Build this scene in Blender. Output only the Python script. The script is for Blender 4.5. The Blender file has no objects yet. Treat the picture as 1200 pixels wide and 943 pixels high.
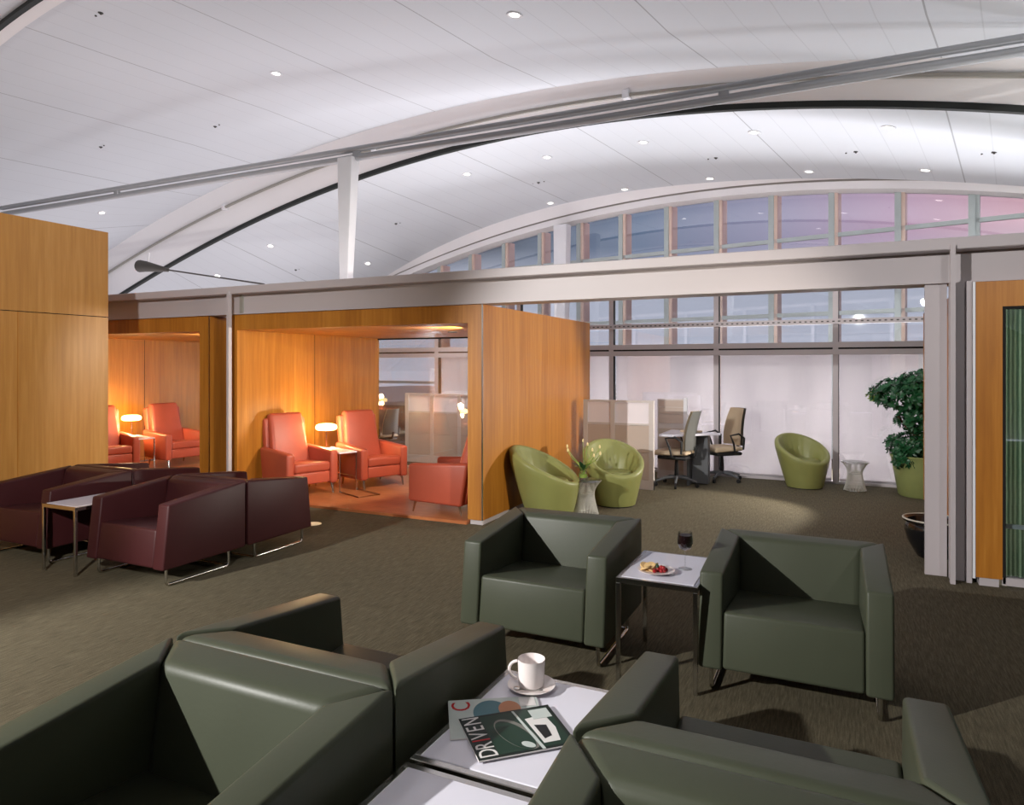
import bpy, bmesh, math, random
from mathutils import Vector, Matrix
random.seed(7)
C = bpy.context.scene.collection
PI = math.pi
R = math.radians

# ------------------------------------------------------------ materials
def lin(c):
    return tuple((x/255/12.92) if x/255 <= .04045 else ((x/255+.055)/1.055)**2.4 for x in c)

def new_mat(name):
    m = bpy.data.materials.new(name); m.use_nodes = True
    nt = m.node_tree
    return m, nt, nt.nodes['Principled BSDF']

def N(nt, kind, **kw):
    n = nt.nodes.new(kind)
    for k, v in kw.items():
        if k in n.inputs: n.inputs[k].default_value = v
        else: setattr(n, k, v)
    return n

def tex(nt, scale=(1,1,1), rot=(0,0,0), which='Object'):
    t = N(nt, 'ShaderNodeTexCoord'); mp = N(nt, 'ShaderNodeMapping')
    mp.inputs['Scale'].default_value = scale; mp.inputs['Rotation'].default_value = rot
    nt.links.new(t.outputs[which], mp.inputs['Vector'])
    return mp.outputs['Vector']

def ramp(nt, fac, stops):
    r = N(nt, 'ShaderNodeValToRGB')
    e = r.color_ramp.elements
    e[0].position, e[0].color = stops[0][0], (*stops[0][1], 1)
    e[1].position, e[1].color = stops[-1][0], (*stops[-1][1], 1)
    for p, c in stops[1:-1]:
        x = e.new(p); x.color = (*c, 1)
    nt.links.new(fac, r.inputs['Fac'])
    return r.outputs['Color']

def plain(name, rgb, rough=.5, metal=0, spec=.5, var=.05, vscale=6, bump=0, bscale=60, coat=0, sheen=0, trans=0, ior=1.45, emit=None, estr=0):
    m, nt, b = new_mat(name)
    c = lin(rgb)
    n = N(nt, 'ShaderNodeTexNoise', Scale=vscale, Detail=3.0)
    nt.links.new(tex(nt), n.inputs['Vector'])
    col = ramp(nt, n.outputs['Fac'], [(.3, tuple(x*(1-var) for x in c)), (.7, tuple(min(1, x*(1+var)) for x in c))])
    nt.links.new(col, b.inputs['Base Color'])
    b.inputs['Roughness'].default_value = rough
    b.inputs['Metallic'].default_value = metal
    b.inputs['Specular IOR Level'].default_value = spec
    b.inputs['Coat Weight'].default_value = coat
    b.inputs['Sheen Weight'].default_value = sheen
    b.inputs['Transmission Weight'].default_value = trans
    b.inputs['IOR'].default_value = ior
    if emit:
        b.inputs['Emission Color'].default_value = (*lin(emit), 1); b.inputs['Emission Strength'].default_value = estr
    if bump:
        n2 = N(nt, 'ShaderNodeTexNoise', Scale=bscale, Detail=4.0)
        nt.links.new(tex(nt), n2.inputs['Vector'])
        bp = N(nt, 'ShaderNodeBump', Strength=bump, Distance=.004)
        nt.links.new(n2.outputs['Fac'], bp.inputs['Height']); nt.links.new(bp.outputs['Normal'], b.inputs['Normal'])
    return m

def wood(name, a, b_, c, scale=(26, 26, 1.3), rough=.42, coat=.04):
    m, nt, b = new_mat(name)
    v = tex(nt, scale)
    n = N(nt, 'ShaderNodeTexNoise', Scale=1.0, Detail=6.0, Roughness=.6)
    nt.links.new(v, n.inputs['Vector'])
    n3 = N(nt, 'ShaderNodeTexNoise', Scale=1.0, Detail=2.0)
    nt.links.new(tex(nt, (5.5, 5.5, .12)), n3.inputs['Vector'])
    mx = N(nt, 'ShaderNodeMix'); mx.inputs[0].default_value = .45
    nt.links.new(n.outputs['Fac'], mx.inputs[2]); nt.links.new(n3.outputs['Fac'], mx.inputs[3])
    col = ramp(nt, mx.outputs[0], [(.33, lin(a)), (.5, lin(b_)), (.67, lin(c))])
    nt.links.new(col, b.inputs['Base Color'])
    b.inputs['Roughness'].default_value = rough; b.inputs['Coat Weight'].default_value = coat
    b.inputs['Coat Roughness'].default_value = .25
    return m

M = {}
M['leather'] = plain('green_leather', (69, 73, 59), rough=.42, var=.04, vscale=5, bump=.07, bscale=90, spec=.32)
M['maroon'] = plain('maroon_leather', (56, 23, 25), rough=.45, var=.06, vscale=5, bump=.1, bscale=90, spec=.3)
M['coral'] = plain('coral_leather', (174, 80, 58), rough=.42, var=.05, vscale=5, bump=.15, bscale=90)
M['lime'] = plain('lime_leather', (128, 130, 76), rough=.42, var=.05, vscale=5, bump=.12, bscale=80)
M['seam'] = plain('dark_seam', (38, 42, 36), rough=.7)
M['chrome'] = plain('polished_chrome', (205, 203, 198), rough=.16, metal=1, var=.02)
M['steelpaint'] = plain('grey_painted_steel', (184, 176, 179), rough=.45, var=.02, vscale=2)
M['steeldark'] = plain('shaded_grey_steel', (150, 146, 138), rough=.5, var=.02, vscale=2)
M['whitepaint'] = plain('white_painted_steel', (226, 226, 230), rough=.4, var=.02)
M['mullion'] = plain('grey_green_mullion', (178, 188, 188), rough=.4, var=.03)
M['copper'] = plain('warm_mullion_fin', (224, 200, 186), rough=.4, var=.04)
M['darkslot'] = plain('dark_slot', (26, 30, 27), rough=.6)
M['wire'] = plain('bright_wire', (228, 226, 220), rough=.35, metal=.5, var=.02)
M['tubes'] = plain('grey_tube', (168, 170, 174), rough=.35, metal=.3, var=.03)
M['laminate'] = plain('white_laminate', (226, 224, 236), rough=.16, var=.01, coat=.3)
M['porcelain'] = plain('white_porcelain', (240, 230, 228), rough=.15, var=.01, coat=.4)
M['blackp'] = plain('black_plastic', (28, 28, 30), rough=.5)
M['greyp'] = plain('grey_plastic', (88, 90, 94), rough=.45)
M['tan'] = plain('tan_upholstery', (186, 166, 140), rough=.7, bump=.1)
M['darkmesh'] = plain('grey_mesh_fabric', (92, 92, 90), rough=.8, bump=.2, bscale=300)
M['panelfab'] = plain('beige_panel_fabric', (196, 180, 168), rough=.85, bump=.15, bscale=400, var=.02)
M['panelframe'] = plain('pale_panel_frame', (206, 198, 194), rough=.45, var=.02)
M['frost'] = plain('frosted_glazing', (236, 230, 236), rough=.5, var=.01)
M['blackglaze'] = plain('black_glazed_ceramic', (16, 16, 20), rough=.18, coat=.5)
M['pebble'] = plain('pale_pebble', (190, 184, 170), rough=.6, var=.2)
M['planter'] = plain('pale_green_planter', (134, 142, 88), rough=.45)
M['bark'] = plain('brown_bark', (84, 60, 42), rough=.9, bump=.6, bscale=30, var=.2)
M['leaf'] = plain('glossy_green_leaf', (26, 76, 42), rough=.4, var=.4, vscale=9)
M['leaf2'] = plain('yellow_green_leaf', (128, 150, 62), rough=.45, var=.3, vscale=12)
M['petal'] = plain('cream_petal', (226, 206, 150), rough=.6)
M['soil'] = plain('brown_soil', (62, 46, 34), rough=.95, bump=.6)
M['whiteplastic'] = plain('white_plastic', (228, 226, 216), rough=.4)
M['ventdark'] = plain('dark_fitting', (70, 68, 66), rough=.6)
M['blackgap'] = plain('near_black', (18, 16, 15), rough=.8)

def lamp_glow(name, rgb, s):
    m, nt, b = new_mat(name)
    b.inputs['Base Color'].default_value = (*lin(rgb), 1)
    n = N(nt, 'ShaderNodeTexNoise', Scale=3.0); nt.links.new(tex(nt), n.inputs['Vector'])
    col = ramp(nt, n.outputs['Fac'], [(.3, lin(rgb)), (.7, tuple(min(1, x*1.03) for x in lin(rgb)))])
    nt.links.new(col, b.inputs['Emission Color'])
    b.inputs['Emission Strength'].default_value = s
    return m
M['lampglow'] = lamp_glow('warm_opal_shade', (255, 214, 130), 9)
M['downglow'] = lamp_glow('white_downlight_lens', (250, 246, 240), 3.0)

M['wood_pale'] = wood('pale_cherry_veneer', (166, 114, 54), (181, 128, 62), (196, 144, 78))
M['wood'] = wood('cherry_veneer', (152, 92, 27), (173, 110, 34), (191, 128, 50))
M['wood_floor'] = wood('cherry_floor_boards', (160, 94, 56), (178, 108, 66), (192, 122, 76), scale=(3, 26, 26), rough=.3)

def carpet():
    m, nt, b = new_mat('olive_brown_carpet')
    n = N(nt, 'ShaderNodeTexNoise', Scale=1.0, Detail=5.0, Roughness=.75)
    nt.links.new(tex(nt, (110, 8, 1)), n.inputs['Vector'])
    n2 = N(nt, 'ShaderNodeTexNoise', Scale=260.0, Detail=3.0)
    nt.links.new(tex(nt), n2.inputs['Vector'])
    mx = N(nt, 'ShaderNodeMix'); mx.inputs[0].default_value = .35
    nt.links.new(n.outputs['Fac'], mx.inputs[2]); nt.links.new(n2.outputs['Fac'], mx.inputs[3])
    col = ramp(nt, mx.outputs[0], [(.34, lin((60, 55, 43))), (.5, lin((89, 82, 66))), (.68, lin((117, 109, 89)))])
    nt.links.new(col, b.inputs['Base Color'])
    b.inputs['Roughness'].default_value = .95; b.inputs['Specular IOR Level'].default_value = .15
    bp = N(nt, 'ShaderNodeBump', Strength=.5, Distance=.004)
    nt.links.new(mx.outputs[0], bp.inputs['Height']); nt.links.new(bp.outputs['Normal'], b.inputs['Normal'])
    return m
M['carpet'] = carpet()

def glass(name, tint=(1, 1, 1), refl=.12, rough=.02):
    """thin architectural pane: clear see-through with a glossy film"""
    m, nt, b = new_mat(name)
    nt.nodes.remove(b)
    out = nt.nodes['Material Output']
    tr = N(nt, 'ShaderNodeBsdfTransparent'); tr.inputs['Color'].default_value = (*tint, 1)
    gl = N(nt, 'ShaderNodeBsdfGlossy'); gl.inputs['Roughness'].default_value = rough
    lw = N(nt, 'ShaderNodeLayerWeight', Blend=.25)
    mr = N(nt, 'ShaderNodeMapRange'); mr.inputs['To Min'].default_value = refl; mr.inputs['To Max'].default_value = min(1, refl+.5)
    n = N(nt, 'ShaderNodeTexNoise', Scale=.6); nt.links.new(tex(nt), n.inputs['Vector'])
    bp = N(nt, 'ShaderNodeBump', Strength=.03, Distance=.01); nt.links.new(n.outputs['Fac'], bp.inputs['Height'])
    nt.links.new(bp.outputs['Normal'], gl.inputs['Normal'])
    nt.links.new(lw.outputs['Fresnel'], mr.inputs['Value'])
    mix = N(nt, 'ShaderNodeMixShader')
    nt.links.new(mr.outputs['Result'], mix.inputs['Fac']); nt.links.new(tr.outputs[0], mix.inputs[1]); nt.links.new(gl.outputs[0], mix.inputs[2])
    nt.links.new(mix.outputs[0], out.inputs['Surface'])
    return m
M['glass'] = glass('clear_glass_pane', (.96, .97, .97), .10)
M['facade'] = glass('facade_glass_pane', (.86, .89, .92), .16)
M['clearglass'] = glass('thin_drinking_glass', (.97, .98, .98), .03)
M['smoke'] = glass('smoky_ribbed_acrylic', (.74, .76, .72), .22)
M['wine'] = plain('dark_red_wine', (26, 4, 8), rough=.3, var=0, spec=.2)

def blind():
    m, nt, b = new_mat('pale_roller_blind')
    nt.nodes.remove(b); out = nt.nodes['Material Output']
    n = N(nt, 'ShaderNodeTexNoise', Scale=1.0, Detail=4.0); nt.links.new(tex(nt, (3, 1, .5)), n.inputs['Vector'])
    col = ramp(nt, n.outputs['Fac'], [(.3, lin((206, 201, 203))), (.7, lin((218, 213, 214)))])
    d = N(nt, 'ShaderNodeBsdfDiffuse'); t = N(nt, 'ShaderNodeBsdfTranslucent'); g = N(nt, 'ShaderNodeBsdfGlossy', Roughness=.12)
    tr = N(nt, 'ShaderNodeBsdfTransparent')
    nt.links.new(col, d.inputs['Color']); nt.links.new(col, t.inputs['Color'])
    m1 = N(nt, 'ShaderNodeMixShader', Fac=.45); m2 = N(nt, 'ShaderNodeMixShader', Fac=.10); m3 = N(nt, 'ShaderNodeMixShader', Fac=.10)
    nt.links.new(d.outputs[0], m1.inputs[1]); nt.links.new(t.outputs[0], m1.inputs[2])
    m1.inputs[0].default_value = .45; m2.inputs[0].default_value = .06; nt.links.new(m1.outputs[0], m2.inputs[1]); nt.links.new(g.outputs[0], m2.inputs[2])
    nt.links.new(m2.outputs[0], m3.inputs[1]); nt.links.new(tr.outputs[0], m3.inputs[2]); m3.inputs[0].default_value = 0.0
    nt.links.new(m3.outputs[0], out.inputs['Surface'])
    return m
M['blind'] = blind()

def ribbed_green():
    m, nt, b = new_mat('ribbed_green_glass')
    w = N(nt, 'ShaderNodeTexWave', Scale=11.0, Distortion=.6, Detail=1.0); w.bands_direction = 'X'
    nt.links.new(tex(nt), w.inputs['Vector'])
    col = ramp(nt, w.outputs['Fac'], [(.1, lin((64, 88, 66))), (.55, lin((98, 122, 94))), (.95, lin((130, 150, 122)))])
    nt.nodes.remove(b); out = nt.nodes['Material Output']
    d = N(nt, 'ShaderNodeBsdfDiffuse'); t = N(nt, 'ShaderNodeBsdfTranslucent'); mm = N(nt, 'ShaderNodeMixShader'); mm.inputs[0].default_value = .5
    nt.links.new(col, d.inputs['Color']); nt.links.new(col, t.inputs['Color'])
    nt.links.new(d.outputs[0], mm.inputs[1]); nt.links.new(t.outputs[0], mm.inputs[2]); nt.links.new(mm.outputs[0], out.inputs['Surface'])
    return m
M['ribgreen'] = ribbed_green()

def ceiling_mat(name, base):
    m, nt, b = new_mat(name)
    v = tex(nt)
    sx = N(nt, 'ShaderNodeSeparateXYZ'); nt.links.new(v, sx.inputs[0])
    def lines(sock, step, width, off=0):
        ad = N(nt, 'ShaderNodeMath', operation='ADD'); ad.inputs[1].default_value = off; nt.links.new(sock, ad.inputs[0])
        mo = N(nt, 'ShaderNodeMath', operation='PINGPONG'); mo.inputs[1].default_value = step/2; nt.links.new(ad.outputs[0], mo.inputs[0])
        lt = N(nt, 'ShaderNodeMath', operation='LESS_THAN'); lt.inputs[1].default_value = width; nt.links.new(mo.outputs[0], lt.inputs[0])
        return lt.outputs[0]
    big = lines(sx.outputs[0], 2.36, .008, .62)
    small = lines(sx.outputs[0], .393, .006, .62)
    n = N(nt, 'ShaderNodeTexNoise', Scale=.35, Detail=2.0); nt.links.new(v, n.inputs['Vector'])
    c = lin(base)
    col = ramp(nt, n.outputs['Fac'], [(.3, tuple(x*.97 for x in c)), (.7, tuple(x*1.03 for x in c))])
    m1 = N(nt, 'ShaderNodeMix', data_type='RGBA'); nt.links.new(small, m1.inputs[0]); nt.links.new(col, m1.inputs[6])
    m1.inputs[7].default_value = (*[x*.90 for x in c], 1)
    m2 = N(nt, 'ShaderNodeMix', data_type='RGBA'); nt.links.new(big, m2.inputs[0]); nt.links.new(m1.outputs[2], m2.inputs[6])
    m2.inputs[7].default_value = (*[x*.6 for x in c], 1)
    nt.links.new(m2.outputs[2], b.inputs['Base Color'])
    b.inputs['Roughness'].default_value = .8; b.inputs['Specular IOR Level'].default_value = .2
    return m
M['ceiling'] = ceiling_mat('white_ceiling_panels', (214, 217, 223))
M['fascia'] = plain('smooth_white_fascia', (238, 235, 236), rough=.7, var=.01, vscale=1)

# ------------------------------------------------------------ mesh helpers
class MB:
    def __init__(s): s.bm = bmesh.new(); s.uv = None
    def hexa(s, v, bevel=0, seg=3, faces_out=True):
        """v: 8 corners, bottom ring (4, ccw from above) then top ring"""
        bm = bmesh.new()
        vs = [bm.verts.new(p) for p in v]
        for f in ((3, 2, 1, 0), (4, 5, 6, 7), (0, 1, 5, 4), (1, 2, 6, 5), (2, 3, 7, 6), (3, 0, 4, 7)):
            bm.faces.new([vs[i] for i in f])
        if bevel:
            bmesh.ops.bevel(bm, geom=bm.edges[:], offset=bevel, segments=seg, profile=.5, affect='EDGES', clamp_overlap=True)
        bmesh.ops.recalc_face_normals(bm, faces=bm.faces[:])
        me = bpy.data.meshes.new('tmp'); bm.to_mesh(me); bm.free(); s.bm.from_mesh(me); bpy.data.meshes.remove(me)
        return s
    def box(s, x0, x1, y0, y1, z0, z1, bevel=0, seg=3):
        return s.hexa([(x0, y0, z0), (x1, y0, z0), (x1, y1, z0), (x0, y1, z0), (x0, y0, z1), (x1, y0, z1), (x1, y1, z1), (x0, y1, z1)], bevel, seg)
    def tube(s, pts, r, seg=10, cap=True, closed=False):
        pts = [Vector(p) for p in pts]; n = len(pts); rings = []
        rr = r if isinstance(r, (list, tuple)) else [r]*n
        up = None
        for i, p in enumerate(pts):
            a = pts[i-1] if i > 0 else (pts[-1] if closed else p); b = pts[i+1] if i < n-1 else (pts[0] if closed else p)
            t = (b-a).normalized()
            if up is None:
                up = t.orthogonal().normalized()
            else:
                up = (up - t*up.dot(t))
                up = up.normalized() if up.length > 1e-6 else t.orthogonal().normalized()
            w = t.cross(up)
            rings.append([s.bm.verts.new(p + (up*math.cos(k*2*PI/seg)+w*math.sin(k*2*PI/seg))*rr[i]) for k in range(seg)])
        m = n if closed else n-1
        for i in range(m):
            A, B = rings[i], rings[(i+1) % n]
            for k in range(seg):
                s.bm.faces.new((A[k], A[(k+1) % seg], B[(k+1) % seg], B[k]))
        if cap and not closed:
            s.bm.faces.new(rings[0][::-1]); s.bm.faces.new(rings[-1])
        return s
    def lathe(s, prof, seg=32, c=(0, 0, 0), flute=0, nfl=0):
        rings = []
        for r, z in prof:
            if r < 1e-5: rings.append([s.bm.verts.new((c[0], c[1], c[2]+z))])
            else:
                ring = []
                for k in range(seg):
                    a = 2*PI*k/seg; q = r*(1+flute*math.cos(nfl*a)) if nfl else r
                    ring.append(s.bm.verts.new((c[0]+q*math.cos(a), c[1]+q*math.sin(a), c[2]+z)))
                rings.append(ring)
        for A, B in zip(rings, rings[1:]):
            if len(A) == 1 and len(B) == 1: continue
            for k in range(seg):
                k2 = (k+1) % seg
                if len(A) == 1: s.bm.faces.new((A[0], B[k2], B[k]))
                elif len(B) == 1: s.bm.faces.new((A[k], A[k2], B[0]))
                else: s.bm.faces.new((A[k], A[k2], B[k2], B[k]))
        return s
    def poly(s, pts, th, axis=2):
        """prism of a planar outline: pts 3D, extruded by vector th"""
        th = Vector(th)
        a = [s.bm.verts.new(p) for p in pts]; b = [s.bm.verts.new(Vector(p)+th) for p in pts]
        n = len(a)
        s.bm.faces.new(a[::-1]); s.bm.faces.new(b)
        for i in range(n): s.bm.faces.new((a[i], a[(i+1) % n], b[(i+1) % n], b[i]))
        bmesh.ops.recalc_face_normals(s.bm, faces=s.bm.faces[:])
        return s
    def build(s, name, mat, parent=None, sharp=40, mats=None):
        me = bpy.data.meshes.new(name); s.bm.to_mesh(me); s.bm.free()
        for mm in (mats or [mat]): me.materials.append(mm)
        if sharp:
            me.polygons.foreach_set('use_smooth', [True]*len(me.polygons))
            me.set_sharp_from_angle(angle=R(sharp))
        o = bpy.data.objects.new(name, me); C.objects.link(o)
        if parent: o.parent = parent
        return o

def tag(o, label=None, cat=None, group=None, kind=None):
    if label: o['label'] = label
    if cat: o['category'] = cat
    if group: o['group'] = group
    if kind: o['kind'] = kind
    return o
def thing(name, loc=(0, 0, 0), rz=0, label=None, cat=None, group=None, kind=None):
    o = bpy.data.objects.new(name, None); C.objects.link(o)
    o.location = loc; o.rotation_euler = (0, 0, rz); o.empty_display_size = .1
    return tag(o, label, cat, group, kind)
def copy_tree(o, parent=None):
    c = o.copy(); C.objects.link(c)
    if parent: c.parent = parent
    for ch in [x for x in C.objects if x.parent == o]: copy_tree(ch, c)
    return c
def place(proto, loc, rz, label, group=None, sc=(1, 1, 1)):
    o = proto if not proto.get('_used') else copy_tree(proto)
    proto['_used'] = 1
    o.location = loc; o.rotation_euler = (0, 0, rz); o.scale = sc; o['label'] = label
    if group: o['group'] = group
    return o
def arc_pts(c, r, a0, a1, n, plane='xz', y=0):
    out = []
    for i in range(n+1):
        a = a0+(a1-a0)*i/n
        u, w = c[0]+r*math.cos(a), c[1]+r*math.sin(a)
        out.append((u, y, w) if plane == 'xz' else ((y, u, w) if plane == 'yz' else (u, w, y)))
    return out

# ------------------------------------------------------------ camera
TH = math.atan(380/808)
cam_d = bpy.data.cameras.new('camera'); cam = bpy.data.objects.new('camera', cam_d); C.objects.link(cam)
cam.location = (0, 0, 1.6); cam.rotation_euler = (PI/2, 0, TH)
cam_d.sensor_width = 36; cam_d.lens = 808/1200*36; cam_d.shift_y = -41.5/1200; cam_d.clip_end = 200
bpy.context.scene.camera = cam

# ------------------------------------------------------------ shell of the hall
tag(MB().box(-22, 10, -6, 24, -.1, 0).build('floor', M['carpet'], sharp=0), kind='structure')

# vaulted ceiling: its own axis is turned from the lounge by PHI
PHI = math.atan(590/808)-TH
POLY = {'cg': ([-0.03515, -0.28962, -0.22889, 0.19929], -.94, .01), 'cu': ([0.07597, -0.1712, -0.24152, 0.21233], -1.04, .01),
        'dark': ([-0.02691, -0.20888, -0.29449, 0.30274], -2.18, .01), 'rim': ([-0.01602, -0.15935, -0.26076, 0.34201], -2.25, .01),
        'band': ([-0.01136, -0.14433, -0.27256, 0.36229], -2.29, .01), 'upper': ([-0.04318, -0.16508, -0.29767, 0.41443], -1.19, .01)}
def zarc(key, p, Q):
    co, a, b = POLY[key]; x = p/Q
    def f(t): return ((co[0]*t+co[1])*t+co[2])*t+co[3]
    def d(t): return (3*co[0]*t+2*co[1])*t+co[2]
    if x < a: z = f(a)+d(a)*(x-a)-.16*(x-a)**2*(1 if key in ('cg', 'cu', 'upper') else .4)
    elif x > b: z = f(b)+d(b)*(x-b)-.2*(x-b)**2
    else: z = f(x)
    return 1.6+z*Q
QD, QR, QB, QU, QC, QF = 8.8, 8.6, 8.4, 6.9, 12.6, 13.0
def loft(stations, p0, p1, n, thick=0):
    """stations: list of (key, Q shape, q position, dz)"""
    mb = MB(); rows = []
    for key, Q, q, dz in stations:
        rows.append([mb.bm.verts.new((p0+(p1-p0)*i/n, q, max(zarc(key, p0+(p1-p0)*i/n, Q)+dz, .5))) for i in range(n+1)])
    for A, B in zip(rows, rows[1:]):
        for i in range(n): mb.bm.faces.new((A[i], B[i], B[i+1], A[i+1]))
    return mb
def vault_obj(mb, name, mat, parent=None):
    o = mb.build(name, mat, parent)
    if not parent: o.rotation_euler = (0, 0, -PHI)
    return o
near = loft([('upper', QU, -8, 0), ('upper', QU, 0, 0), ('upper', QU, 3.2, 0), ('upper', QU, QU, 0), ('band', QB, QB, 0)], -24, 12, 110)
tag(vault_obj(near, 'ceiling', M['ceiling']), kind='structure')
far = loft([('dark', QD, QD, 0.0), ('cu', QC, QC, 0)], -24, 12, 110)
tag(vault_obj(far, 'ceiling', M['ceiling']), kind='structure')
fas = loft([('band', QB, QB, 0), ('rim', QR, QR, 0), ('dark', QD, QD, 0)], -24, 12, 110)
tag(vault_obj(fas, 'trim_1', M['fascia']), kind='structure')

def arc_beam(name, st, q0, q1, dz0, dz1, mat, p0=-20, p1=8, n=90):
    key, Q = st; mb = MB(); rows = []
    for q, dz in ((q0, dz0), (q1, dz0), (q1, dz1), (q0, dz1)):
        rows.append([mb.bm.verts.new((p0+(p1-p0)*i/n, q, max(zarc(key, p0+(p1-p0)*i/n, Q)+dz, .5))) for i in range(n+1)])
    rows.append(rows[0])
    for A, B in zip(rows, rows[1:]):
        for i in range(n): mb.bm.faces.new((A[i], A[i+1], B[i+1], B[i]))
    bmesh.ops.recalc_face_normals(mb.bm, faces=mb.bm.faces[:])
    return vault_obj(mb, name, mat)
tag(arc_beam('trim_2', ('dark', QD), QD-.03, QD+.05, -.045, .03, M['darkslot']), kind='structure')
# grey ledge pipe that follows the fascia, with small clips
pipe = thing('ledge_pipe', (0, 0, 0), -PHI, 'thin grey pipe curving along the white fascia above the dark slot', 'pipe')
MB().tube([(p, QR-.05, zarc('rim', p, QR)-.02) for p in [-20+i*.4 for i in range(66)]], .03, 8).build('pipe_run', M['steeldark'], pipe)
for p in (-14.1, -9.3, -4.3, .2):
    z = zarc('rim', p, QR)-.02
    MB().box(p-.05, p+.05, QR-.1, QR+.02, z-.05, z+.07, .01).build('clip', M['whitepaint'], pipe)
# dark joint in the nearest bay
o = tag(arc_beam('trim_3', ('upper', QU), 3.15, 3.21, -.05, .02, M['darkslot'], -24, 12), kind='structure')
o = tag(arc_beam('trim_4', ('upper', QU), 3.21, 3.36, -.04, .02, M['fascia'], -24, 12), kind='structure')
# white rim arch above the facade glass
loftF = loft([('cu', QC, QC, 0), ('cg', QF, QC+.12, .17)], -24, 12, 110)
tag(vault_obj(loftF, 'trim_5', M['fascia']), kind='structure')
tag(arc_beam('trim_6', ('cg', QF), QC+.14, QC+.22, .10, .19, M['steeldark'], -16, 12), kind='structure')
tag(arc_beam('trim_7', ('cg', QF), QC+.1, QF+.1, .0, .13, M['fascia'], -16, 12), kind='structure')

# facade: arched clerestory window (window_1)
w1 = thing('window_1', (0, 0, 0), -PHI, kind='structure')
for i in range(-1, 15):
    p = -10.75+1.02*i
    if p > 7: break
    zt = zarc('cg', p, QF)+.03
    MB().box(p-.05, p+.045, QF-.02, QF+.08, 0, zt).build('mullion', M['mullion'], w1, sharp=0)
    MB().box(p+.045, p+.10, QF+.0, QF+.30, 0, zt).build('mullion_fin', M['copper'] if i < 10 else M['mullion'], w1, sharp=0)
for z in (3.9, 2.54, 1.2):
    MB().box(-16, 8, QF+.0, QF+.07, z-.035, z+.035).build('transom', M['mullion'], w1, sharp=0)
mb = MB(); n = 60
vb = [mb.bm.verts.new((-16+24*i/n, QF+.04, 0)) for i in range(n+1)]; vt = [mb.bm.verts.new((-16+24*i/n, QF+.04, max(.1, zarc('cg', -16+24*i/n, QF)+.05))) for i in range(n+1)]
for i in range(n): mb.bm.faces.new((vb[i], vb[i+1], vt[i+1], vt[i]))
mb.build('pane', M['facade'], w1, sharp=0)

# tapered white posts
post = thing('tapered_post', (-5.62, 7.0, 2.236), 0, 'white tapered steel post rising from the timber alcove roof to the twin tubes', 'post')
MB().hexa([(-.05, -.05, 0), (.05, -.05, 0), (.05, .05, 0), (-.05, .05, 0), (-.07, -.08, 2.0), (.16, -.08, 2.0), (.16, .08, 2.0), (-.07, .08, 2.0)], .01).build('shaft', M['whitepaint'], post)
MB().box(-.1, .1, -.1, .1, 0, .02).build('base_plate', M['whitepaint'], post)
post = thing('tapered_post', (0, 0, 0), -PHI, 'white tapered steel post standing in front of the arched clerestory glazing', 'post')
MB().hexa([(-7.85, 12.3, 0), (-7.68, 12.3, 0), (-7.68, 12.5, 0), (-7.85, 12.5, 0), (-7.90, 12.3, 4.6), (-7.58, 12.3, 4.6), (-7.58, 12.5, 4.6), (-7.90, 12.5, 4.6)], .01).build('shaft', M['whitepaint'], post)

# twin tubes
tr = thing('twin_tube_truss', (0, 7.0, 4.29), 0, 'pair of parallel grey steel tubes crossing the hall below the vaulted ceiling', 'truss')
MB().tube([(-13+i, 0, .045) for i in range(0, 19)], .038, 16).build('tube', M['tubes'], tr)
MB().tube([(-13+i, .02, -.055) for i in range(0, 19)], .042, 16).build('tube', M['tubes'], tr)
for x in (-5.45, -1.0, 3.2, -10):
    MB().box(x-.05, x+.05, -.02, .03, -.06, .06, .01).build('coupler', M['tubes'], tr)
# tension rod with turnbuckle cone
rod = thing('tension_rod', (0, 7.5, 0), 0, 'thin steel tension rod with a dark cone fitting above the far timber alcove', 'rod')
MB().tube([(-10.15, 0, 3.225), (-10.0, 0, 3.21), (-9.5, 0, 3.125)], [.10, .085, .03], 16).build('cone_fitting', M['ventdark'], rod)
MB().tube([(-9.5, 0, 3.125), (-7.5, 0, 2.80), (-6.9, 0, 2.55), (-6.9, 0, 2.3)], .012, 8).build('rod', M['ventdark'], rod)
MB().tube([(-9.95, 0, 3.26), (-9.93, 0, 3.42)], .012, 8).build('hanger', M['whitepaint'], rod)

# downlights in the ceiling (vault coordinates p, q; height follows the vault)
def ceil_z(p, q):
    if q <= QU: return zarc('upper', p, QU)
    if q <= QB:
        t = (q-QU)/(QB-QU); return zarc('upper', p, QU)*(1-t)+zarc('band', p, QB)*t
    t = (q-QD)/(QC-QD); return zarc('dark', p, QD)*(1-t)+zarc('cu', p, QC)*t
def px_to_ceiling(u, v):
    a = math.atan(590/808); S, K = math.sin(a), math.cos(a)
    x = (u-600)/808; z = -(v-430)/808; rx, ry = x*K-S, x*S+K
    t = 2.0
    while t < 30:
        if 1.6+z*t > ceil_z(rx*t, ry*t) and not (QB < ry*t < QD): return rx*t, ry*t
        t += .01
    return rx*12, ry*12
bright = [(323.7, 86, 'small'), (603, 17, 'a'), (119.5, 249, 'a'), (317, 288, 'a'), (641, 184, 'a'), (753.8, 166.4, 'a'), (547.3, 203.8, 'a'), (732, 221.7, 'a'), (645, 237.8, 'a'), (431, 308.4, 'a'),
          (884, 154.6, 'a'), (1041, 148.9, 'a'), (948, 200.8, 'a'), (1084.4, 199.2, 'a'), (832, 209, 'a'), (255, 323, 'a')]
dim = [(118, 172), (252, 148), (118, 14.5), (346.6, 316), (464, 262), (631, 213.7), (839, 184.7), (1003, 177.5), (1165, 178.2)]
DL = [px_to_ceiling(u, v) for u, v, _ in bright]
DS = [px_to_ceiling(u, v) for u, v in dim]
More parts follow.
